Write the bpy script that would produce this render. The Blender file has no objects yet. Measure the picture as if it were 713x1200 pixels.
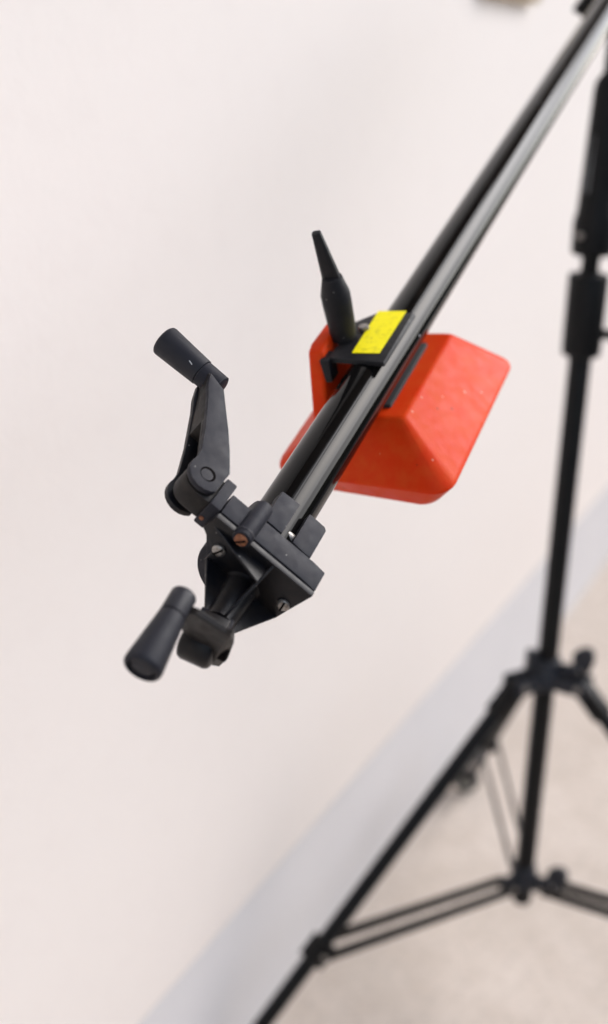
import bpy, bmesh, math, random
from mathutils import Vector, Matrix

random.seed(7)
SC = bpy.context.scene
COL = SC.collection
V = Vector
H = 1.5224                       # camera height above the pavement

# ------------------------------------------------------------------ camera
cam_d = bpy.data.cameras.new("camera")
cam = bpy.data.objects.new("camera", cam_d)
COL.objects.link(cam)
RT = V((0.99961619, 0.00966577, 0.02596249))
UP = V((-0.02770339, 0.3487681, 0.93679952))
FW = V((0.0, 0.93715921, -0.34890201))
m = Matrix((RT, UP, -FW)).transposed().to_4x4()
m.translation = V((0, 0, H))
cam.matrix_world = m
cam_d.sensor_fit = 'VERTICAL'
cam_d.sensor_height = 36.0
cam_d.lens = 42.0
cam_d.clip_start = 0.02
cam_d.clip_end = 600
cam_d.dof.use_dof = True
cam_d.dof.focus_distance = 0.745
cam_d.dof.aperture_fstop = 3.3
cam_d.dof.aperture_blades = 0
SC.camera = cam

# ------------------------------------------------------------------ light
SUN_EL, SUN_AZ = 40.0, 60.0     # azimuth clockwise from +Y
w = bpy.data.worlds.new("World")
SC.world = w
w.use_nodes = True
nt = w.node_tree
bg = nt.nodes["Background"]
sky = nt.nodes.new("ShaderNodeTexSky")
sky.sky_type = 'NISHITA'
sky.sun_disc = False
sky.sun_elevation = math.radians(SUN_EL)
sky.sun_rotation = math.radians(SUN_AZ)
sky.air_density = 1.0
sky.dust_density = 2.0
sky.ozone_density = 0.6
hs = nt.nodes.new("ShaderNodeHueSaturation")     # cloud cover: nearly colourless sky
hs.inputs["Saturation"].default_value = 0.55
nt.links.new(sky.outputs[0], hs.inputs["Color"])
nt.links.new(hs.outputs[0], bg.inputs[0])
bg.inputs[1].default_value = 0.15
sun_d = bpy.data.lights.new("sun", 'SUN')
sun_d.energy = 0.5
sun_d.angle = math.radians(38)
sun_d.color = (0.95, 0.955, 1.0)
sun = bpy.data.objects.new("sun", sun_d)
COL.objects.link(sun)
az, el = math.radians(SUN_AZ), math.radians(SUN_EL)
sun.rotation_euler = V((math.sin(az) * math.cos(el), math.cos(az) * math.cos(el), math.sin(el))).to_track_quat('Z', 'Y').to_euler()
sun.location = (1, -1, 6)

SC.view_settings.view_transform = 'Standard'
SC.view_settings.look = 'None'
SC.view_settings.gamma = 1
SC.view_settings.exposure = 1.38
SC.view_settings.use_curve_mapping = False
SC.render.engine = 'CYCLES'
SC.cycles.max_bounces = 8
SC.cycles.use_denoising = True


# ------------------------------------------------------------------ materials
def material(name, color, rough=0.5, metal=0.0, spec=0.5):
    mt = bpy.data.materials.new(name)
    mt.use_nodes = True
    b = mt.node_tree.nodes["Principled BSDF"]
    b.inputs["Base Color"].default_value = (*color, 1)
    b.inputs["Roughness"].default_value = rough
    b.inputs["Metallic"].default_value = metal
    b.inputs["Specular IOR Level"].default_value = spec
    return mt, mt.node_tree, b


def coords(nt, scale=None):
    tc = nt.nodes.new("ShaderNodeTexCoord")
    if scale is None:
        return tc.outputs["Object"]
    mp = nt.nodes.new("ShaderNodeMapping")
    mp.inputs["Scale"].default_value = scale
    nt.links.new(tc.outputs["Object"], mp.inputs["Vector"])
    return mp.outputs["Vector"]


def noise(nt, co, scale, detail=4, rough=0.55):
    n = nt.nodes.new("ShaderNodeTexNoise")
    n.inputs["Scale"].default_value = scale
    n.inputs["Detail"].default_value = detail
    n.inputs["Roughness"].default_value = rough
    nt.links.new(co, n.inputs["Vector"])
    return n.outputs["Fac"]


def ramp(nt, fac, stops):
    r = nt.nodes.new("ShaderNodeValToRGB")
    e = r.color_ramp.elements
    while len(e) < len(stops):
        e.new(0.5)
    for k, (p, c) in enumerate(stops):
        e[k].position = p
        e[k].color = (*c, 1) if len(c) == 3 else c
    nt.links.new(fac, r.inputs[0])
    return r.outputs[0]


def mix(nt, fac, a, b):
    x = nt.nodes.new("ShaderNodeMix")
    x.data_type = 'RGBA'
    for sock, val in ((x.inputs[0], fac), (x.inputs[6], a), (x.inputs[7], b)):
        if hasattr(val, "links"):
            nt.links.new(val, sock)
        elif isinstance(val, tuple):
            sock.default_value = (*val, 1)
        else:
            sock.default_value = val
    return x.outputs[2]


def bump(nt, b, h, strength, dist):
    n = nt.nodes.new("ShaderNodeBump")
    n.inputs["Strength"].default_value = strength
    n.inputs["Distance"].default_value = dist
    nt.links.new(h, n.inputs["Height"])
    nt.links.new(n.outputs[0], b.inputs["Normal"])


def specks(nt, co, scale, r0, keep):
    """sparse small dots: 1 in a dot, 0 elsewhere"""
    vo = nt.nodes.new("ShaderNodeTexVoronoi")
    vo.inputs["Scale"].default_value = scale
    nt.links.new(co, vo.inputs["Vector"])
    lt = nt.nodes.new("ShaderNodeMath"); lt.operation = 'LESS_THAN'
    nt.links.new(vo.outputs["Distance"], lt.inputs[0]); lt.inputs[1].default_value = r0
    sp = nt.nodes.new("ShaderNodeSeparateColor")
    nt.links.new(vo.outputs["Color"], sp.inputs[0])
    l2 = nt.nodes.new("ShaderNodeMath"); l2.operation = 'LESS_THAN'
    nt.links.new(sp.outputs[0], l2.inputs[0]); l2.inputs[1].default_value = keep
    mu = nt.nodes.new("ShaderNodeMath"); mu.operation = 'MULTIPLY'
    nt.links.new(lt.outputs[0], mu.inputs[0]); nt.links.new(l2.outputs[0], mu.inputs[1])
    return mu.outputs[0]


def black_cast(name, base, rough, dust=(0.10, 0.085, 0.07), dusty=0.25, grain=2600, gs=0.25, spec=0.4, wear=0.0):
    mt, nt, b = material(name, base, rough, spec=spec)
    co = coords(nt)
    big = noise(nt, co, 55, 6, 0.65)
    d = ramp(nt, big, [(0.45, (0, 0, 0)), (0.75, (dusty,) * 3)])
    c = mix(nt, d, base, dust)
    dots = specks(nt, co, 330, 0.16, 0.05)
    dm = nt.nodes.new("ShaderNodeMath"); dm.operation = 'MULTIPLY'; dm.inputs[1].default_value = 0.5
    nt.links.new(dots, dm.inputs[0])
    c = mix(nt, dm.outputs[0], c, (0.3, 0.28, 0.26))
    if wear:                                     # rubbed paint along the edges
        bv = nt.nodes.new("ShaderNodeBevel"); bv.samples = 6; bv.inputs["Radius"].default_value = 0.0011
        ge = nt.nodes.new("ShaderNodeNewGeometry")
        dp = nt.nodes.new("ShaderNodeVectorMath"); dp.operation = 'DOT_PRODUCT'
        nt.links.new(bv.outputs[0], dp.inputs[0]); nt.links.new(ge.outputs["Normal"], dp.inputs[1])
        em = ramp(nt, dp.outputs["Value"], [(0.70, (wear,) * 3), (0.97, (0, 0, 0))])
        en = ramp(nt, noise(nt, co, 240, 5, 0.7), [(0.38, (0, 0, 0)), (0.6, (1, 1, 1))])
        ml = nt.nodes.new("ShaderNodeMath"); ml.operation = 'MULTIPLY'
        nt.links.new(em, ml.inputs[0]); nt.links.new(en, ml.inputs[1])
        c = mix(nt, ml.outputs[0], c, (0.16, 0.15, 0.15))
    nt.links.new(c, b.inputs["Base Color"])
    r = ramp(nt, noise(nt, co, 140, 4), [(0.3, (rough - 0.07,) * 3), (0.7, (rough + 0.1,) * 3)])
    nt.links.new(r, b.inputs["Roughness"])
    bump(nt, b, noise(nt, co, grain, 2), gs, 0.0002)
    return mt


M = {}
M['cast'] = black_cast('black_cast_metal', (0.016, 0.016, 0.022), 0.56, dusty=0.12, spec=0.17, gs=0.6, grain=2000, wear=0.8)
M['castdark'] = black_cast('black_moulded_cover', (0.005, 0.005, 0.007), 0.38, (0.05, 0.038, 0.024), 0.35, spec=0.22, wear=0.6)
M['arm'] = black_cast('reflection_brown_arm', (0.010, 0.0085, 0.008), 0.5, (0.055, 0.043, 0.034), 0.4, spec=0.2, wear=0.5)  # brown puts the pavement's reflection into the colour, with some dust and wear
M['plastic'] = black_cast('black_grip_plastic', (0.017, 0.017, 0.022), 0.5, dusty=0.05, spec=0.22)
M['lever'] = black_cast('black_lever_plastic', (0.011, 0.011, 0.013), 0.5, (0.07, 0.062, 0.06), dusty=0.12, spec=0.2, wear=0.5)
M['stand'] = black_cast('black_stand_paint', (0.004, 0.004, 0.0045), 0.42, dusty=0.03, spec=0.16)
M['standblue'] = black_cast('dark_slate_casting', (0.016, 0.018, 0.024), 0.45, dusty=0.1, spec=0.25)
M['rubber'] = material('black_rubber', (0.014, 0.014, 0.014), 0.7)[0]
M['tyre'] = material('grey_tyre', (0.05, 0.05, 0.048), 0.7)[0]

mt, nt, b = material('black_gloss_tube', (0.010, 0.0095, 0.0095), 0.1, spec=0.12)
co = coords(nt)
cs = coords(nt, (900, 14, 900))
streak = noise(nt, cs, 1.0, 3, 0.6)
nt.links.new(ramp(nt, streak, [(0.35, (0.06,) * 3), (0.75, (0.12,) * 3)]), b.inputs["Roughness"])
sp1 = specks(nt, co, 95, 0.085, 0.16)
smear = noise(nt, co, 40, 5, 0.6)
c = mix(nt, ramp(nt, smear, [(0.55, (0, 0, 0)), (0.85, (0.2,) * 3)]), (0.0035, 0.0032, 0.0032), (0.035, 0.03, 0.025))
c = mix(nt, sp1, c, (0.42, 0.42, 0.44))
nt.links.new(c, b.inputs["Base Color"])
bump(nt, b, noise(nt, co, 260, 3), 0.05, 0.0004)
M['tube'] = mt

mt, nt, b = material('red_painted_casting', (0.60, 0.034, 0.003), 0.55, spec=0.09)
co = coords(nt)
c = mix(nt, ramp(nt, noise(nt, co, 60, 6, 0.65), [(0.4, (0, 0, 0)), (0.75, (0.28,) * 3)]), (0.61, 0.034, 0.003), (0.60, 0.14, 0.022))
sf = nt.nodes.new("ShaderNodeMath"); sf.operation = 'MULTIPLY'; sf.inputs[1].default_value = 0.55
nt.links.new(specks(nt, co, 105, 0.13, 0.09), sf.inputs[0])
c = mix(nt, sf.outputs[0], c, (0.70, 0.36, 0.26))
sf = nt.nodes.new("ShaderNodeMath"); sf.operation = 'MULTIPLY'; sf.inputs[1].default_value = 0.7
nt.links.new(specks(nt, co, 130, 0.15, 0.06), sf.inputs[0])
c = mix(nt, sf.outputs[0], c, (0.22, 0.02, 0.008))
bv = nt.nodes.new("ShaderNodeBevel"); bv.samples = 6; bv.inputs["Radius"].default_value = 0.004
ge = nt.nodes.new("ShaderNodeNewGeometry")
dp = nt.nodes.new("ShaderNodeVectorMath"); dp.operation = 'DOT_PRODUCT'
nt.links.new(bv.outputs[0], dp.inputs[0]); nt.links.new(ge.outputs["Normal"], dp.inputs[1])
em = ramp(nt, dp.outputs["Value"], [(0.80, (0.8,) * 3), (0.985, (0, 0, 0))])
ml = nt.nodes.new("ShaderNodeMath"); ml.operation = 'MULTIPLY'
nt.links.new(em, ml.inputs[0])
nt.links.new(ramp(nt, noise(nt, co, 150, 5, 0.7), [(0.5, (0, 0, 0)), (0.62, (1, 1, 1))]), ml.inputs[1])
c = mix(nt, ml.outputs[0], c, (0.14, 0.05, 0.03))
chip = noise(nt, coords(nt, (1, 0.6, 1)), 85, 7, 0.75)
c = mix(nt, ramp(nt, chip, [(0.66, (0, 0, 0)), (0.72, (0.6,) * 3)]), c, (0.30, 0.03, 0.012))
nt.links.new(c, b.inputs["Base Color"])
nt.links.new(ramp(nt, noise(nt, co, 120, 4), [(0.3, (0.34,) * 3), (0.7, (0.52,) * 3)]), b.inputs["Roughness"])
bump(nt, b, noise(nt, co, 420, 4), 0.3, 0.0006)
M['red'] = mt

mt, nt, b = material('yellow_tape', (0.92, 0.79, 0.006), 0.5, spec=0.15)
co = coords(nt)
c = mix(nt, ramp(nt, noise(nt, co, 210, 6, 0.75), [(0.52, (0, 0, 0)), (0.7, (0.55,) * 3)]), (0.92, 0.79, 0.006), (0.34, 0.28, 0.02))
nt.links.new(c, b.inputs["Base Color"])
M['yellow'] = mt

mt, nt, b = material('worn_steel', (0.42, 0.40, 0.37), 0.42, 0.75)
co = coords(nt)
nt.links.new(mix(nt, ramp(nt, noise(nt, co, 700, 4), [(0.42, (0, 0, 0)), (0.7, (0.8,) * 3)]), (0.34, 0.32, 0.30), (0.10, 0.075, 0.055)), b.inputs["Base Color"])
M['steel'] = mt
mt, nt, b = material('rusty_steel', (0.36, 0.14, 0.06), 0.7, 0.2)
co = coords(nt)
nt.links.new(mix(nt, ramp(nt, noise(nt, co, 500, 4), [(0.4, (0, 0, 0)), (0.65, (1, 1, 1))]), (0.30, 0.115, 0.05), (0.13, 0.04, 0.018)), b.inputs["Base Color"])
M['rust'] = mt
M['pale'] = material('pale_grey_plastic', (0.30, 0.29, 0.25), 0.5)[0]
M['slot'] = material('recess_shade_black', (0.004, 0.003, 0.003), 0.9, spec=0.05)[0]  # near-black stands in for the shade inside slots and recesses
M['label'] = material('grey_decal', (0.16, 0.17, 0.18), 0.45)[0]
M['wood'] = material('brown_stained_timber', (0.17, 0.125, 0.095), 0.7, spec=0.2)[0]
M['chip'] = material('bare_scuff', (0.5, 0.5, 0.5), 0.5)[0]
M['tan'] = material('tan_plastic', (0.50, 0.40, 0.27), 0.55)[0]

# white wall render
mt, nt, b = material('white_wall_render', (0.82, 0.757, 0.73), 0.85, spec=0.25)
co = coords(nt)
c = mix(nt, ramp(nt, noise(nt, co, 1.3, 4), [(0.3, (0, 0, 0)), (0.7, (1, 1, 1))]), (0.83, 0.772, 0.728), (0.812, 0.755, 0.71))
c = mix(nt, ramp(nt, noise(nt, co, 22, 5, 0.65), [(0.5, (0, 0, 0)), (0.8, (0.35,) * 3)]), c, (0.775, 0.71, 0.67))
nt.links.new(c, b.inputs["Base Color"])
bump(nt, b, noise(nt, co, 85, 6, 0.62), 0.2, 0.004)
M['wall'] = mt
mt, nt, b = material('grey_plinth_paint', (0.5, 0.49, 0.5), 0.7, spec=0.3)
co = coords(nt)
c = mix(nt, noise(nt, co, 5, 5, 0.6), (0.59, 0.572, 0.57), (0.525, 0.51, 0.51))
nt.links.new(c, b.inputs["Base Color"])
bump(nt, b, noise(nt, co, 60, 4), 0.2, 0.003)
M['plinth'] = mt
# concrete pavement
mt, nt, b = material('beige_concrete', (0.45, 0.40, 0.36), 0.85, spec=0.3)
co = coords(nt)
c = mix(nt, ramp(nt, noise(nt, co, 2.2, 6, 0.6), [(0.3, (0, 0, 0)), (0.7, (1, 1, 1))]), (0.56, 0.49, 0.43), (0.45, 0.39, 0.335))
c = mix(nt, ramp(nt, noise(nt, co, 14, 6, 0.7), [(0.42, (0, 0, 0)), (0.66, (0.6,) * 3)]), c, (0.41, 0.345, 0.29))
c = mix(nt, ramp(nt, noise(nt, co, 55, 4, 0.7), [(0.5, (0, 0, 0)), (0.7, (0.6,) * 3)]), c, (0.30, 0.26, 0.23))
nt.links.new(c, b.inputs["Base Color"])
bump(nt, b, noise(nt, co, 120, 5), 0.4, 0.004)
M['pave'] = mt
mt, nt, b = material('asphalt', (0.05, 0.05, 0.05), 0.9)
co = coords(nt)
nt.links.new(mix(nt, noise(nt, co, 40, 6, 0.7), (0.04, 0.04, 0.042), (0.065, 0.063, 0.06)), b.inputs["Base Color"])
bump(nt, b, noise(nt, co, 250, 3), 0.4, 0.005)
M['asphalt'] = mt


# ------------------------------------------------------------------ mesh helpers (local units: millimetres)
def box(bm, x0, x1, y0, y1, z0, z1):
    vs = [bm.verts.new((x, y, z)) for x in (x0, x1) for y in (y0, y1) for z in (z0, z1)]
    for f in ((0, 1, 3, 2), (4, 6, 7, 5), (0, 4, 5, 1), (2, 3, 7, 6), (0, 2, 6, 4), (1, 5, 7, 3)):
        bm.faces.new([vs[i] for i in f])


def loft(bm, A, B):
    """solid between two loops with the same number of points"""
    a = [bm.verts.new(p) for p in A]
    b_ = [bm.verts.new(p) for p in B]
    n = len(a)
    bm.faces.new(a[::-1]); bm.faces.new(b_)
    for i in range(n):
        j = (i + 1) % n
        bm.faces.new((a[i], a[j], b_[j], b_[i]))


def prism(bm, poly, ax, lo, hi):
    """poly: 2D points in the other two axes (in x,y,z order)"""
    def put(p, h):
        q = list(p); q.insert(ax, h); return q
    loft(bm, [put(p, lo) for p in poly], [put(p, hi) for p in poly])


def frame(d):
    d = V(d).normalized()
    u = d.orthogonal().normalized()
    return d, u, d.cross(u)


def lathe(bm, p0, d, prof, n=32, cap0=True, cap1=True):
    """rings (distance along d, radius)"""
    p0 = V(p0); d, u, v_ = frame(d)
    rings = []
    for t, r in prof:
        rings.append([bm.verts.new(p0 + d * t + (u * math.cos(2 * math.pi * k / n) + v_ * math.sin(2 * math.pi * k / n)) * r) for k in range(n)])
    for A, B in zip(rings, rings[1:]):
        for k in range(n):
            j = (k + 1) % n
            bm.faces.new((A[k], A[j], B[j], B[k]))
    if cap0: bm.faces.new(rings[0][::-1])
    if cap1: bm.faces.new(rings[-1])


def cyl(bm, p0, p1, r0, r1=None, n=32, ch=0.0):
    p0, p1 = V(p0), V(p1); L = (p1 - p0).length; r1 = r0 if r1 is None else r1
    if ch:
        lathe(bm, p0, p1 - p0, [(0, r0 - ch), (ch * .3, r0 - ch * .3), (ch, r0), (L - ch, r1), (L - ch * .3, r1 - ch * .3), (L, r1 - ch)], n)
    else:
        lathe(bm, p0, p1 - p0, [(0, r0), (L, r1)], n)


def bar(bm, p0, p1, wdt, hgt, upv):
    """rectangular bar along p0-p1; hgt is measured along upv"""
    p0, p1 = V(p0), V(p1); d = (p1 - p0).normalized()
    u = V(upv); u = (u - d * u.dot(d)).normalized(); s = d.cross(u)
    def ring(p): return [p + s * a * wdt / 2 + u * b_ * hgt / 2 for a, b_ in ((-1, -1), (1, -1), (1, 1), (-1, 1))]
    loft(bm, ring(p0), ring(p1))


def obb(bm, c, ex, ey, ez, hx, hy, hz):
    c = V(c); ex, ey, ez = V(ex).normalized(), V(ey).normalized(), V(ez).normalized()
    def ring(k): return [c + ez * k * hz + ex * a * hx + ey * b_ * hy for a, b_ in ((-1, -1), (1, -1), (1, 1), (-1, 1))]
    loft(bm, ring(-1), ring(1))


def new():
    return bmesh.new()


def mk(name, bm, mat, parent=None, bev=0.0, seg=2, ang=32, scale=0.001, sharp=38):
    bmesh.ops.remove_doubles(bm, verts=bm.verts, dist=1e-4)
    bmesh.ops.recalc_face_normals(bm, faces=bm.faces)
    if bev:
        es = [e for e in bm.edges if len(e.link_faces) == 2 and e.calc_face_angle(0) > math.radians(ang)]
        bmesh.ops.bevel(bm, geom=es, offset=bev, segments=seg, profile=0.6, affect='EDGES', clamp_overlap=True)
    if scale != 1:
        bmesh.ops.scale(bm, vec=(scale,) * 3, verts=bm.verts)
    me = bpy.data.meshes.new(name)
    bm.to_mesh(me); bm.free()
    for p in me.polygons: p.use_smooth = True
    me.set_sharp_from_angle(angle=math.radians(sharp))
    me.materials.append(M[mat])
    o = bpy.data.objects.new(name, me)
    COL.objects.link(o)
    if parent: o.parent = parent
    return o


def tag(o, label=None, cat=None, group=None, kind=None):
    for k, v_ in (("label", label), ("category", cat), ("group", group), ("kind", kind)):
        if v_: o[k] = v_
    return o


def thing(name, label, cat, mat4):
    o = bpy.data.objects.new(name, None)
    o.empty_display_size = 0.05
    COL.objects.link(o)
    o.matrix_world = mat4
    return tag(o, label, cat)


def basis(ex, ey, ez, loc):
    q = Matrix((V(ex), V(ey), V(ez))).transposed().to_4x4()
    q.translation = V(loc)
    return q


# ------------------------------------------------------------------ setting
WN = V((1, -0.50367, 0)).normalized()            # wall normal, towards the street
WD = V((0.50367, 1, 0)).normalized()             # along the wall
WO = WN * (WN.dot(V((-0.845, 0, 0))))            # a point of the wall base
wm = basis(WD, -WN, (0, 0, 1), WO)               # local x along wall, y into the wall, z up

pave = new()
box(pave, -9, 16, -2.3, 0.0, -0.3, 0)
# joints between the poured bays are recessed gaps between slabs
pm = mk('pavement', pave, 'pave', None, scale=1)
pm.matrix_world = wm
tag(pm, kind='structure')
kb = new()
x = -9.0
while x < 16:
    box(kb, x, x + 0.994, -2.452, -2.302, -0.3, 0.002)
    x += 1.0
kb = mk('kerb', kb, 'pave', None, bev=0.012, scale=1)
kb.matrix_world = wm
tag(kb, kind='structure')
gd = new()
vs = [gd.verts.new(p) for p in ((-300, -300, 0), (300, -300, 0), (300, 300, 0), (-300, 300, 0))]
gd.faces.new(vs)
gd = mk('ground', gd, 'asphalt', None, scale=1)
gd.location = (0, 0, -0.13)
tag(gd, kind='structure')

wall = thing('wall', 'white rendered wall with a pale grey plinth along its foot, behind the stand', 'wall', wm)
PL = 0.302
wb = new()
prism(wb, [(-0.006, PL + 0.012), (0.0, PL), (0.25, PL), (0.25, 3.0), (-0.006, 3.0)], 0, -9, 16)
mk('rendered_face', wb, 'wall', wall, scale=1)
pb = new()
box(pb, -9, 16, 0.0, 0.25, 0.0, PL - 0.001)
mk('plinth', pb, 'plinth', wall, scale=1)
ev = new()                                       # roof overhang above the wall: brown soffit boards and a fascia
x = -9.0
while x < 16:
    for y0, y1 in ((-0.682, -0.518), (-0.514, -0.350), (-0.346, -0.182), (-0.178, -0.010)):
        box(ev, x, x + 2.494, y0, y1, 3.0, 3.02)
    x += 2.5
mk('soffit', ev, 'wood', wall, scale=1)
ev = new(); box(ev, -9, 16, -0.71, -0.686, 2.97, 3.16)
mk('fascia', ev, 'wood', wall, scale=1)
ev = new(); prism(ev, [(-0.684, 3.03), (-0.684, 3.15), (0.25, 3.42), (0.25, 3.03)], 0, -9, 16)
mk('roof', ev, 'wood', wall, scale=1)

jb = thing('junction_box', 'small tan box fixed to the white wall at the top of the photo', 'box', wm)
jb.matrix_world = wm @ Matrix.Translation((2.235, -0.006, H + 0.116))
bx = new(); box(bx, -150, 135, -24, 0, 6, 150)
mk('housing', bx, 'tan', jb, bev=6)
bx = new(); box(bx, -140, 125, -29, -24.5, 14, 140)
mk('lid', bx, 'tan', jb, bev=2)

mt, nt, b = material('hedge_leaves', (0.045, 0.065, 0.03), 0.8, spec=0.2)
nt.links.new(mix(nt, noise(nt, coords(nt), 6, 6, 0.7), (0.03, 0.045, 0.02), (0.07, 0.09, 0.045)), b.inputs["Base Color"])
M['unseen_hedge'] = mt
hb_ = new()  # out of view; added for the dark greenish reflection along the tube's edge
rnd = random.Random(3)
for i_ in range(14000):
    c_ = V((rnd.uniform(-9, 34), -7.0 - rnd.uniform(0, 0.9), rnd.uniform(-0.1, 2.75 + 0.2 * math.sin(i_))))
    e1 = V((rnd.gauss(0, 1), rnd.gauss(0, 1), rnd.gauss(0, 1))).normalized()
    e2 = e1.orthogonal().normalized()
    q = rnd.uniform(0.10, 0.19)
    hb_.faces.new([hb_.verts.new(c_ + e1 * q * a_ + e2 * q * 0.7 * b2) for a_, b2 in ((-1, 0), (0, -1), (1, 0), (0, 1))])
box(hb_, -9, 90, -7.85, -7.15, -0.13, 2.7)
me = bpy.data.meshes.new('unseen_hedge'); hb_.to_mesh(me); hb_.free()
me.materials.append(M['unseen_hedge'])
hd = bpy.data.objects.new('unseen_hedge', me); COL.objects.link(hd)
hd.matrix_world = wm
tag(hd, kind='stuff')

# ------------------------------------------------------------------ light stand (local mm, origin on the pavement)
CX_, CY_ = 0.39053, 1.69
stand = thing('light_stand', 'black tripod light stand behind the boom, its legs spread on the concrete', 'tripod stand',
              Matrix.Translation((CX_, CY_, 0)))
ZB, ZC, ZH = 198, 627, 239
def scyl(name, z0, z1, r, mat='stand', ch=0.0, r1=None, par=stand):
    b_ = new(); cyl(b_, (0, 0, z0), (0, 0, z1), r, r1, 32, ch); return mk(name, b_, mat, par)
scyl('lower_column', ZB, 1146, 16.3, ch=1.5)
b_ = new()
lathe(b_, (0, 0, 1145), (0, 0, 1), [(0, 25), (2, 27.5), (26, 28), (112, 28.5), (116, 27), (118, 17)], 32)
sl = mk('locking_sleeve', b_, 'stand', stand)
b_ = new(); cyl(b_, (24, -6, 1178), (44, -14, 1178), 8, 6, 20, 1); obb(b_, (45, -14, 1178), (0.93, -0.37, 0), (0.37, 0.93, 0), (0, 0, 1), 5, 4, 14)
mk('locking_knob', b_, 'stand', sl, bev=1)
scyl('inner_column', 1250, 1310, 12.8)
b_ = new()
lathe(b_, (0, 0, 1287), (0, 0, 1), [(0, 25), (3, 28.5), (45, 29.5), (60, 26), (110, 24), (216, 20.5), (228, 18.5), (240, 10), (300, 9)], 32)
head = mk('swivel_head', b_, 'stand', stand)
b_ = new(); cyl(b_, (-20, -19, 1316), (-25, -24, 1316), 4.5, 4.5, 16, .6)
mk('set_screw', b_, 'steel', head)
b_ = new(); box(b_, -6, 6, -0.6, 0.6, 1372, 1448)
dec = mk('decal', b_, 'label', head)
dec.matrix_local = Matrix.Rotation(math.radians(-58), 4, 'Z') @ Matrix.Translation((0, -0.0240, 0)) @ Matrix.Translation((0, 0, 1.372)) @ Matrix.Rotation(math.radians(-2.2), 4, 'X') @ Matrix.Translation((0, 0, -1.372))

A0 = math.radians(-0.853)
def azv(a): return V((math.sin(a), math.cos(a), 0))
LEGS = [A0 + k * 2 * math.pi / 3 for k in range(3)]
# crown that carries the legs
b_ = new()
lathe(b_, (0, 0, ZC - 14), (0, 0, 1), [(0, 26), (3, 29), (24, 29), (32, 24), (46, 22), (48, 17)], 36)
crown = mk('leg_collar', b_, 'standblue', stand, bev=0)
for k, a in enumerate(LEGS):
    u = azv(a); sd = V((u.y, -u.x, 0))
    b_ = new()
    for sgn in (-1, 1):
        obb(b_, u * 46 + sd * sgn * 15 + V((0, 0, ZC)), u, sd, (0, 0, 1), 26, 4.5, 13)
    mk('lug', b_, 'standblue', crown, bev=3)
    b_ = new(); cyl(b_, u * 58 + sd * -22 + V((0, 0, ZC)), u * 58 + sd * 22 + V((0, 0, ZC)), 5.5, None, 18, .8)
    mk('pivot_bolt', b_, 'steel', crown)


def wing(name, par, at, d, up_):
    """wing knob: stub plus a fan-shaped blade"""
    d = V(d).normalized(); u = V(up_); u = (u - d * u.dot(d)).normalized(); n = d.cross(u)
    at = V(at)
    b_ = new()
    cyl(b_, at, at + d * 26, 9, 9, 20, 1)
    cen = at + d * 21
    pts = [cen - u * 8 - d * 2]
    for k in range(9):
        t = math.radians(-20 + k * 20)
        pts.append(cen + d * (4 + 27 * math.cos(t - 0.6)) + u * (6 + 33 * math.sin(t)))
    loft(b_, [p - n * 5 for p in pts], [p + n * 5 for p in pts])
    o = mk(name, b_, 'standblue', par, bev=1.2)
    b_ = new(); cyl(b_, cen + n * 5 + d * 5, cen + n * 7.5 + d * 5, 4.5, None, 16, .5)
    mk('bolt', b_, 'steel', o)
    return o


wing('wing_knob', stand, V((20, -14, 648)), V((0.95, -0.3, 0.1)), (0, 0, 1))
b_ = new(); obb(b_, (-26, -10, 662), (1, 0, 0), (0, 1, 0), (0, 0, 1), 9, 9, 14)
mk('clamp_boss', b_, 'standblue', stand, bev=3)

# lower hub
b_ = new(); lathe(b_, (0, 0, ZH - 12), (0, 0, 1), [(0, 19), (2, 22), (28, 22), (40, 19), (42, 16)], 32)
hub = mk('brace_hub', b_, 'standblue', stand)
for a in LEGS:
    u = azv(a); sd = V((u.y, -u.x, 0)); b_ = new()
    obb(b_, u * 30 + V((0, 0, ZH)), u, sd, (0, 0, 1), 15, 11, 10)
    mk('lug', b_, 'standblue', hub, bev=2)
wing('wing_knob', stand, V((20, -22, 252)), V((0.80, -0.55, 0.1)), (0, 0, 1))
b_ = new(); cyl(b_, (0, 0, ZB - 4), (0, 0, ZB + 4), 14.6, None, 24, 2)
mk('end_cap', b_, 'rubber', stand)

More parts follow.
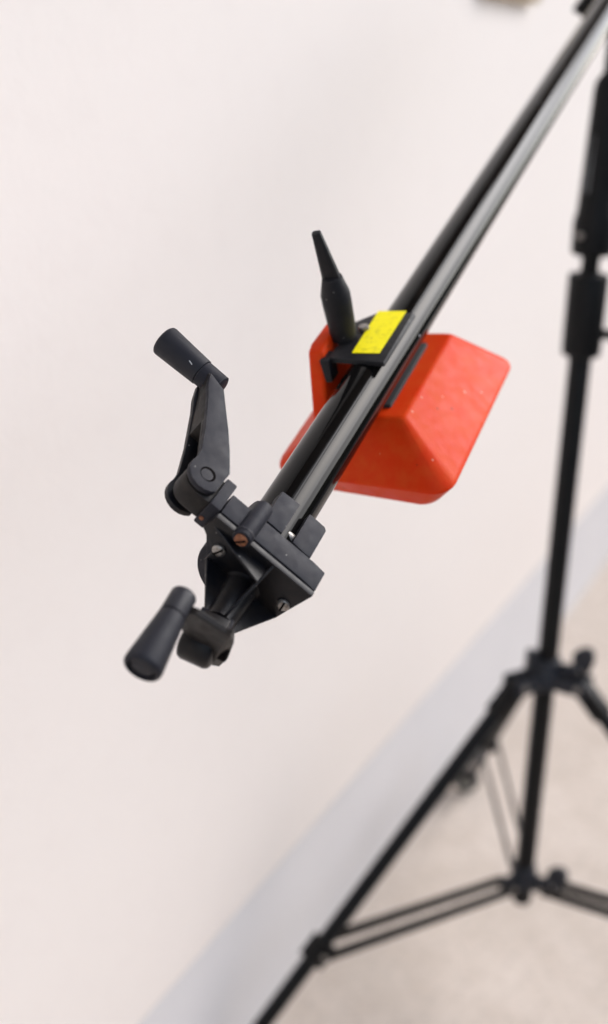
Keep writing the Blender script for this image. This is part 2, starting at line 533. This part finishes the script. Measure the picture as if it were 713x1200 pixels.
RJ, ZJ, RF = 408.0, 255.0, 620.3
for k, a in enumerate(LEGS):
    u = azv(a); sd = V((u.y, -u.x, 0))
    top = u * 58 + V((0, 0, ZC)); J = u * RJ + V((0, 0, ZJ)); F = u * RF + V((0, 0, 31))
    d = (F - top).normalized()
    b_ = new(); cyl(b_, top - d * 6, top + d * (F - top).length * 0.985, 12.6, None, 24, 1.5)
    leg = mk('leg', b_, 'stand', stand)
    b_ = new(); bar(b_, top + d * 0, top + d * 60, 26, 27, (0, 0, 1))
    mk('leg_cap', b_, 'stand', leg, bev=3)
    b_ = new(); bar(b_, J - d * 20, J + d * 20, 33, 30, (0, 0, 1))
    mk('brace_clip', b_, 'stand', leg, bev=3)
    axd = (u, sd, WN)[k]
    b_ = new(); lathe(b_, F - axd * 9, axd, [(0, 21), (2, 27), (5, 30.5), (13, 30.5), (16, 27), (18, 21)], 32)
    wh = mk('caster', b_, 'tyre', leg)
    b_ = new(); cyl(b_, F - axd * 11, F + axd * 11, 18, None, 24, 1.5)
    mk('wheel_hub', b_, 'pale', wh)
    b_ = new(); obb(b_, F - d * 36, d, sd, d.cross(sd), 16, 13, 13)
    mk('caster_fork', b_, 'stand', leg, bev=3)
    hb = u * 34 + V((0, 0, ZH))
    for sgn in (-1, 1):
        b_ = new(); bar(b_, hb + sd * sgn * 15, J + sd * sgn * 18, 3.0, 19, (0, 0, 1))
        mk('brace_bar', b_, 'stand', stand, bev=0.6)
    b_ = new(); cyl(b_, hb - sd * 18, hb + sd * 18, 4.6, None, 16, .6)
    mk('brace_bolt', b_, 'steel', stand)
    b_ = new(); cyl(b_, J - sd * 21, J + sd * 21, 4.6, None, 16, .6)
    mk('brace_bolt', b_, 'steel', leg)

# ------------------------------------------------------------------ boom pole (local mm; x sideways, y up along the pole, z = top side)
P0 = V((-0.004228, 0.706748, -0.251806 + H))
vA = V((0.346866, 0.885361, 0.309548)).normalized()
vS = V((0.773135, -0.083059, -0.628779)).normalized()
vT = vS.cross(vA).normalized()
boom = thing('boom_pole', 'long glossy black boom pole with a gearbox and two crank handles at its near end', 'boom arm',
             basis(vS, vA, vT, P0))
R = 17.6
GROOVE = math.radians(103.0)                     # a fine groove runs the length of the tube
def tube_ring(y, dr=0.0):
    out = []
    for k in range(96):
        t = 2 * math.pi * k / 96
        if abs((t - GROOVE + math.pi) % (2 * math.pi) - math.pi) > 0.09:
            out.append((t, R - dr))
    w_ = 0.55 / R
    for dt, dq in ((-w_ * 1.6, 0), (-w_, 0.5), (w_, 0.5), (w_ * 1.6, 0)):
        out.append((GROOVE + dt, R - dr - dq))
    out.sort()
    return [(r_ * math.cos(t), y, r_ * math.sin(t)) for t, r_ in out]
b_ = new()
loft(b_, tube_ring(-58), tube_ring(1420))
mk('tube', b_, 'tube', boom)

# worm gear housing
b_ = new()
prism(b_, [(-36, 21), (26, 21), (35.2, 20.0), (31, -12), (22, -31), (-12, -31), (-24, -16), (-33, -2), (-36, 2)], 1, -74.4, -57.5)
hs_ = mk('gear_housing', b_, 'cast', boom, bev=1.0)
b_ = new(); cyl(b_, (-20, -49, -12), (-6, -49, -12), 24.5, None, 64, 1.5)
cyl(b_, (0, -74, -12), (0, -58, -12), 28.8, None, 64, 1.5)
mk('worm_wheel_cover', b_, 'cast', hs_)
b_ = new(); box(b_, -13, 22.5, -57, -30, -19, 8)
mk('clamp_body', b_, 'cast', hs_, bev=1.5)
for x0, x1, ch in ((-13, 0.6, 0), (8.5, 22.6, 1)):
    b_ = new()
    if ch:
        prism(b_, [(x0, -56.3), (x1, -57.2), (x1, -30.5), (x1 - 2, -28.6), (x0, -28.3)], 2, 4, 21)
    else:
        prism(b_, [(x0, -56.3), (x1, -56.3), (x1, -27.5), (x0, -28.5)], 2, 4, 21)
    mk('clamp_jaw', b_, 'cast', hs_, bev=0.8)
b_ = new(); cyl(b_, (-5, -48, 13.5), (15, -48, 13.5), 3.6, None, 20, .4)
mk('clamp_bolt', b_, 'steel', hs_)
b_ = new(); box(b_, 1.2, 8, -57.5, -46, 2, 8.5)
mk('clamp_spacer', b_, 'castdark', hs_, bev=.5)

# front cover with its gussets
CV = [(-36.6, 21), (35, 21), (32.6, 2), (31, -13), (21, -36), (-8, -36), (-24, -14), (-24, -5), (-28, 0), (-33, 3.5), (-38, 7), (-37.2, 14)]
b_ = new(); prism(b_, CV, 1, -80, -76)
cov = mk('front_cover', b_, 'castdark', boom, bev=0.7)
b_ = new(); prism(b_, [(-36.8, 20.6), (34.8, 20.6), (34.6, 17), (-36.8, 17)], 1, -79.6, -76.3)   # lip under the top edge
mk('cover_lip', b_, 'cast', cov, bev=0.5)
BZ = (3.0, -12.0)                                     # axis of the lower shaft
b_ = new(); lathe(b_, (BZ[0], -79, BZ[1]), (0, -1, 0), [(0, 13), (1.5, 11.6), (3.5, 10.6), (33, 9.2)], 40)
mk('shaft_boss', b_, 'castdark', cov)
def gusset(pts, th):
    """thin triangular web: pts in 3D, th = thickness vector"""
    b_ = new(); th = V(th) / 2
    loft(b_, [V(p) - th for p in pts], [V(p) + th for p in pts])
    return mk('gusset', b_, 'castdark', cov, bev=0.4, seg=1)
gusset([(-24, -79.5, -11.5), (3, -79.5, -11.5), (3, -111, -11.5), (-7.8, -111, -11.2)], (0, 0, 2.0))
gusset([(31, -79.5, -12.5), (3, -79.5, -12), (3, -111, -11.5), (14, -111, -11.0)], (0, 0, 2.0))
gusset([(6.6, -79.5, 20), (6.0, -79.5, -12), (3.2, -112, -12), (2.6, -112, -0.5)], (1.7, 0, 0))
gusset([(-35, -79.5, 13.3), (5.5, -79.5, 13.6), (4.6, -92.5, 13.6)], (0, 0, 1.8))
gusset([(3, -79.5, -34), (3, -79.5, -12), (3, -110, -12), (3, -110, -22)], (1.8, 0, 0))


def screw(par, at, d, r, mat='steel', rot=0.0):
    at = V(at); d, u, v_ = frame(d)
    b_ = new(); lathe(b_, at, d, [(-2, r), (1.2, r), (2.0, r * .82), (2.3, r * .5)], 24)
    s = mk('screw', b_, mat, par)
    q = u * math.cos(rot) + v_ * math.sin(rot)
    b_ = new(); obb(b_, at + d * 2.15, q, d.cross(q), d, r * 0.92, r * 0.15, 0.35)
    mk('slot', b_, 'slot', s)
    return s


screw(cov, (-21.8, -80, 1.2), (0, -1, 0), 4.2, 'steel', 0.5)
screw(cov, (27.5, -80, 0.4), (0, -1, 0), 4.2, 'steel', 1.0)
# spare-screw boss lying across the top edge
b_ = new(); cyl(b_, (-17.8, -82, 21.5), (-16.6, -50, 21.0), 5.9, 5.7, 32, .8)
sbz = mk('screw_boss', b_, 'cast', hs_)
b_ = new(); lathe(b_, (-17.75, -78.5, 21.5), (0, 1, 0.0), [(0, 6.15), (1.2, 6.15)], 32)
mk('seam_ring', b_, 'cast', sbz)
screw(hs_, (-17.8, -82, 21.6), (0, -1, 0), 4.0, 'rust', 0.2)


# ---- upper crank
SH_A, SH_T = -62.5, 10.5
b_ = new()
box(b_, -44, -36.8, -75, -50.8, 0.5, 21.6)
up = mk('crank_handle', b_, 'cast', boom, bev=0.9)          # shaft block of the crank is its root
b_ = new()                                                # rounded tongue between the cheeks
pts = []
for k in range(13):
    t = math.radians(90 + k * 15)
    pts.append((-55 + 11 * math.cos(t), -62 + 11 * math.sin(t)))
pts += [(-43, -73), (-43, -51)]
prism(b_, pts, 2, 1.5, 18.6)
mk('hinge_tongue', b_, 'arm', up, bev=2.2)
CK = [(-90.5, 7.5), (-77.7, 3.1), (-69.5, -9), (-60.6, -22.0), (-52.9, -34.5), (-44.9, -49.3)]
for k in range(10):
    t = math.radians(-38 - k * 16.5)
    CK.append((-55 + 12 * math.cos(t) - (0 if k else 0), -60.8 + 12 * math.sin(t)))
CK += [(-66.2, -56), (-66.4, -49.5), (-72.4, -32.9), (-83, -9.5), (-87.5, -1.4)]
b_ = new(); prism(b_, CK, 2, 19.8, 24)
mk('crank_arm', b_, 'cast', up, bev=0.7)
CKf = [(x - 1.0, y + 0.5) for x, y in CK]
b_ = new(); loft(b_, [(x, y, -6.5 + 11 * max(0, min(1, (y + 50) / 58))) for x, y in CKf], [(x, y, -2.5 + 11 * max(0, min(1, (y + 50) / 58))) for x, y in CKf])
mk('crank_cheek', b_, 'castdark', up, bev=0.6)
# web joining the cheeks on the far side, and the solid upper half
def arm_pt(x, y, off):
    return (x + off, y)
b_ = new()
loft(b_, [(-45.6, -47, -4), (-77.8, 3.0, 6), (-77.8, 3.0, 21), (-45.6, -47, 21)],
         [(-49.0, -47, -4), (-81, 1.4, 6), (-81, 1.4, 21), (-49.0, -47, 21)])
mk('crank_web', b_, 'castdark', up, bev=0.3)
b_ = new()
loft(b_, [(-92.5, 13.5, 6.0), (-79.2, 8.5, 6.0), (-60.5, -24, 1.5), (-76.4, -24.2, 1.5)],
         [(-91.3, 10.0, 21), (-78.8, 5.0, 21), (-60.5, -24, 21), (-76.4, -24.2, 21)])
loft(b_, [(-76.4, -24.0, 17), (-72.6, -24.0, 17), (-63.5, -48, 17), (-66.2, -48, 17)],
         [(-76.4, -24.0, 20.2), (-72.6, -24.0, 20.2), (-63.5, -48, 20.2), (-66.2, -48, 20.2)])
mk('crank_web', b_, 'arm', up, bev=0.5)
b_ = new(); lathe(b_, (-55.4, -62.2, 22), (0, 0, 1), [(0, 3.9), (2.05, 3.9), (2.2, 3.75)], 28)
mk('hinge_pin', b_, 'cast', up)
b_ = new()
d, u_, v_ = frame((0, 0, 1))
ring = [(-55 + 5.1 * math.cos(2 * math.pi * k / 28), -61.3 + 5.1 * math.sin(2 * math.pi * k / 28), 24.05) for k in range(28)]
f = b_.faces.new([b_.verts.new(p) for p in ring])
mk('pin_recess_shade', b_, 'slot', up)  # flat black disc paints the shade around the sunken pin
b_ = new(); cyl(b_, (-38, -76, 8), (-38, -75.5, 8), 0.1, None, 8)
b_.free()
b_ = new(); lathe(b_, (-41.6, -74, 7.0), (0, -1, 0), [(0, 1.6), (1.4, 1.5)], 16)
mk('roll_pin', b_, 'rust', up)

g0, g1 = V((-79.6, 12.6, 14.4)), V((-126.0, 23.5, 5.2))
gd_ = (g1 - g0).normalized()
b_ = new(); lathe(b_, g0, gd_, [(0, 7.2), (0.6, 8.3), (15.2, 8.3)], 40)
mk('grip_head', b_, 'cast', up)
L = (g1 - g0).length
b_ = new(); lathe(b_, g0 + gd_ * 15.4, gd_, [(0, 8.0), (0.5, 8.8), (L - 17.8, 10.3), (L - 16.4, 10.0), (L - 15.5, 9.0), (L - 15.3, 7.5), (L - 16.5, 7.0)], 48)
gru = mk('grip', b_, 'plastic', up)
cv = V((-vS.dot(P0 - V((0, 0, H))), -vA.dot(P0 - V((0, 0, H))), -vT.dot(P0 - V((0, 0, H))))).normalized()   # towards the front
cv = (cv - gd_ * cv.dot(gd_)).normalized()
b_ = new(); obb(b_, g0 + gd_ * 22.5 + cv * 9.2, gd_ + gd_.cross(cv) * 0.25, gd_.cross(cv), cv, 1.5, 0.3, 0.12)
mk('scuff', b_, 'chip', gru)

# ---- lower crank
pV = V((0.917, 0, 0.397)); gV = V((0.115, -0.95, -0.29)).normalized(); dV = gV.cross(pV).normalized()
if dV.z < 0: dV = -dV
eV = V((-0.397, 0, 0.917))
Hc = V((3, -131, -12))
b_ = new(); obb(b_, V((0.2, -114, -8.8)) - eV * 9.5, pV, (0, 1, 0), eV, 10.2, 4, 11.5)
lo = mk('crank_handle', b_, 'cast', boom, bev=0.9)
b_ = new(); cyl(b_, Hc - pV * 12.5, Hc + pV * 8, 11.8, None, 40, 3.2)
obb(b_, Hc + V((0, 8, 0)), pV, (0, 1, 0), eV, 8, 8, 10.5)
mk('hinge_tongue', b_, 'castdark', lo, bev=0.8)
def gpl(pts, off):
    return [V(p) + gV * off for p in pts]
WEB = [(-23.0, -146.5, 19.0), (-17.0, -148.5, 25.5), (2.0, -146.5, 26.0), (4.8, -147.0, 28.5), (15.0, -131.0, -21.5), (8.0, -132.8, -16.0), (-3.5, -136.5, -8.5), (-13.5, -139.3, -3.5), (-20.5, -141.0, 2.0)]
b_ = new(); loft(b_, gpl(WEB, -4), gpl(WEB, 0))
CHF = [(4.6, -147.0, 28.3), (15.0, -131.0, -21.5), (21.9, -117.0, -36.0), (21.0, -120.0, -22.0), (13.5, -129.5, 4.0)]
CHB = [(4.0, -142.0, 29.0), (10.4, -122.3, -14.5), (19.0, -112.0, -33.0), (18.0, -113.0, -20.0), (10.5, -123.5, 5.0)]
loft(b_, CHB, CHF)
mk('crank_arm', b_, 'arm', lo, bev=0.6, seg=1, ang=18, sharp=16)
b_ = new(); cyl(b_, Hc - pV * 6, Hc + pV * 14.6, 3.6, None, 24, .3)
mk('hinge_pin', b_, 'slot', lo)  # black end paints the darkness of the pin hole
G1, G2 = V((-25.4, -152.5, 18)), V((-22.4, -189.0, 13.8))
dd = (G2 - G1).normalized()
b_ = new(); lathe(b_, G1 - dd * 15.5, dd, [(0, 5.6), (0.4, 6.5), (1.5, 7.2), (15.2, 7.4)], 40)
mk('grip_head', b_, 'plastic', lo)
Lg = (G2 - G1).length
b_ = new(); lathe(b_, G1 + dd * 0.15, dd, [(0, 6.6), (0.5, 7.5), (Lg - 3.4, 10.7), (Lg - 1.6, 10.5), (Lg - .5, 9.8), (Lg, 8.8), (Lg - .1, 8.0), (Lg - 3.2, 7.7)], 48)
gr = mk('grip', b_, 'plastic', lo)
b_ = new(); cyl(b_, G2 - dd * 5, G2 - dd * 0.9, 6.5, None, 32, .6)
mk('end_plug', b_, 'plastic', gr)

# clamp fork that carries the pole on the stand head
b_ = new()
for sgn in (-1, 1):
    box(b_, sgn * 24 - 5, sgn * 24 + 5, 1135, 1215, -52, 30)
mk('pivot_yoke', b_, 'stand', boom, bev=3)
b_ = new(); box(b_, -29, 29, 1140, 1210, -52, -19)
mk('pivot_saddle', b_, 'stand', boom, bev=3)

# ------------------------------------------------------------------ counterweight (local mm; x across, y along the pole, z up)
vC = V((0.91381, -0.393358, 0.101097)).normalized()
vN = vC.cross(vA).normalized()
cw = thing('counterweight', 'red cast counterweight clamped under the black boom pole, a yellow sticker on its clamp', 'counterweight',
           basis(vC, vA, vN, P0))
def rring(cx0, cx1, a0, a1, n_, rad, k=6):
    out = []
    for (cx_, cy_, st) in ((cx1 - rad, a1 - rad, 0), (cx0 + rad, a1 - rad, 90), (cx0 + rad, a0 + rad, 180), (cx1 - rad, a0 + rad, 270)):
        for j in range(k):
            t = math.radians(st + 90 * j / (k - 1))
            px, py = cx_ + rad * math.cos(t), cy_ + rad * math.sin(t)
            if py < (a0 + a1) / 2 and px < 0 and n_ < -50:      # the casting's left front corner is drawn back
                py += 15 * (px / cx0)
            out.append((px, py, n_))
    return out
b_ = new()
rings = [rring(-56, 46, 110, 270, -84, 11), rring(-59, 49, 107, 273, -82, 13), rring(-78, 65, 95, 284, -63, 15), rring(-76.5, 63.5, 97, 282.5, -59, 15),
         rring(-30, 28, 126, 254, -23.5, 5), rring(-28, 25.5, 129, 252, -22, 4)]
vr = [[b_.verts.new(p) for p in r] for r in rings]
n = len(vr[0])
for A, B in zip(vr, vr[1:]):
    for k in range(n):
        j = (k + 1) % n
        b_.faces.new((A[k], A[j], B[j], B[k]))
b_.faces.new(vr[0][::-1]); b_.faces.new(vr[-1])
body = mk('weight_body', b_, 'red', cw, bev=3.2, seg=3, ang=20)
# dark saddle under the pole and its clamp
b_ = new(); box(b_, -15, 12.5, 140, 232, -27, -19)
mk('saddle_pad', b_, 'rubber', cw, bev=1.5)
b_ = new()
prism(b_, [(122, -30), (138, 24), (146, 27), (186, 27), (214, -30)], 0, -43, -31)
mk('side_ear', b_, 'red', body, bev=3, seg=3)
b_ = new()
loft(b_, [(-27, 137, 16), (17, 131, 17), (17, 206, 17), (-13, 206, 17), (-27, 190, 16)], [(-27, 137, 20.5), (16.5, 132, 20.5), (15, 205, 20.5), (-13, 205, 20.5), (-27, 189, 20.5)])
pl = mk('clamp_plate', b_, 'lever', cw, bev=1.0)
b_ = new(); loft(b_, [(-33, 133, 20), (-26, 133, 20), (-26, 147, 20), (-33, 149, 20)], [(-31, 133, 2), (-26, 133, 2), (-26, 147, 2), (-31, 147, 2)])
mk('clamp_hook', b_, 'lever', pl, bev=1)
b_ = new(); prism(b_, [(-11.2, 143.5), (9.4, 143.5), (9.4, 206.5), (-12.6, 206.5)], 2, 20.6, 21.1)
mk('sticker', b_, 'yellow', pl)
b_ = new(); cyl(b_, (-14, 178, 20), (-14, 178, 24), 4, None, 20, .6)
mk('rivet', b_, 'steel', pl)
b_ = new()
lv = V((0.02, -0.07, 1)).normalized(); l0 = V((-25, 165, 21))
lathe(b_, l0, lv, [(0, 8.5), (1, 9.6), (30, 10.6), (37, 10.6), (50, 7.2), (51, 5.0)], 36)
lev = mk('clamp_lever', b_, 'lever', cw)
b_ = new()
q0 = l0 + lv * 47; q1 = V((-25.5, 153.5, 108))
dq = (q1 - q0).normalized(); sx = V((1, 0.1, 0)); sx = (sx - dq * sx.dot(dq)).normalized(); sy = dq.cross(sx)
def rr(p, a_, c_): return [p + sx * a_ * i + sy * c_ * j for i, j in ((-1, -.6), (-.6, -1), (.6, -1), (1, -.6), (1, .6), (.6, 1), (-.6, 1), (-1, .6))]
loft(b_, rr(q0, 6.6, 3.8), rr(q1, 3.1, 2.4))
mk('lever_arm', b_, 'lever', lev, bev=.6)
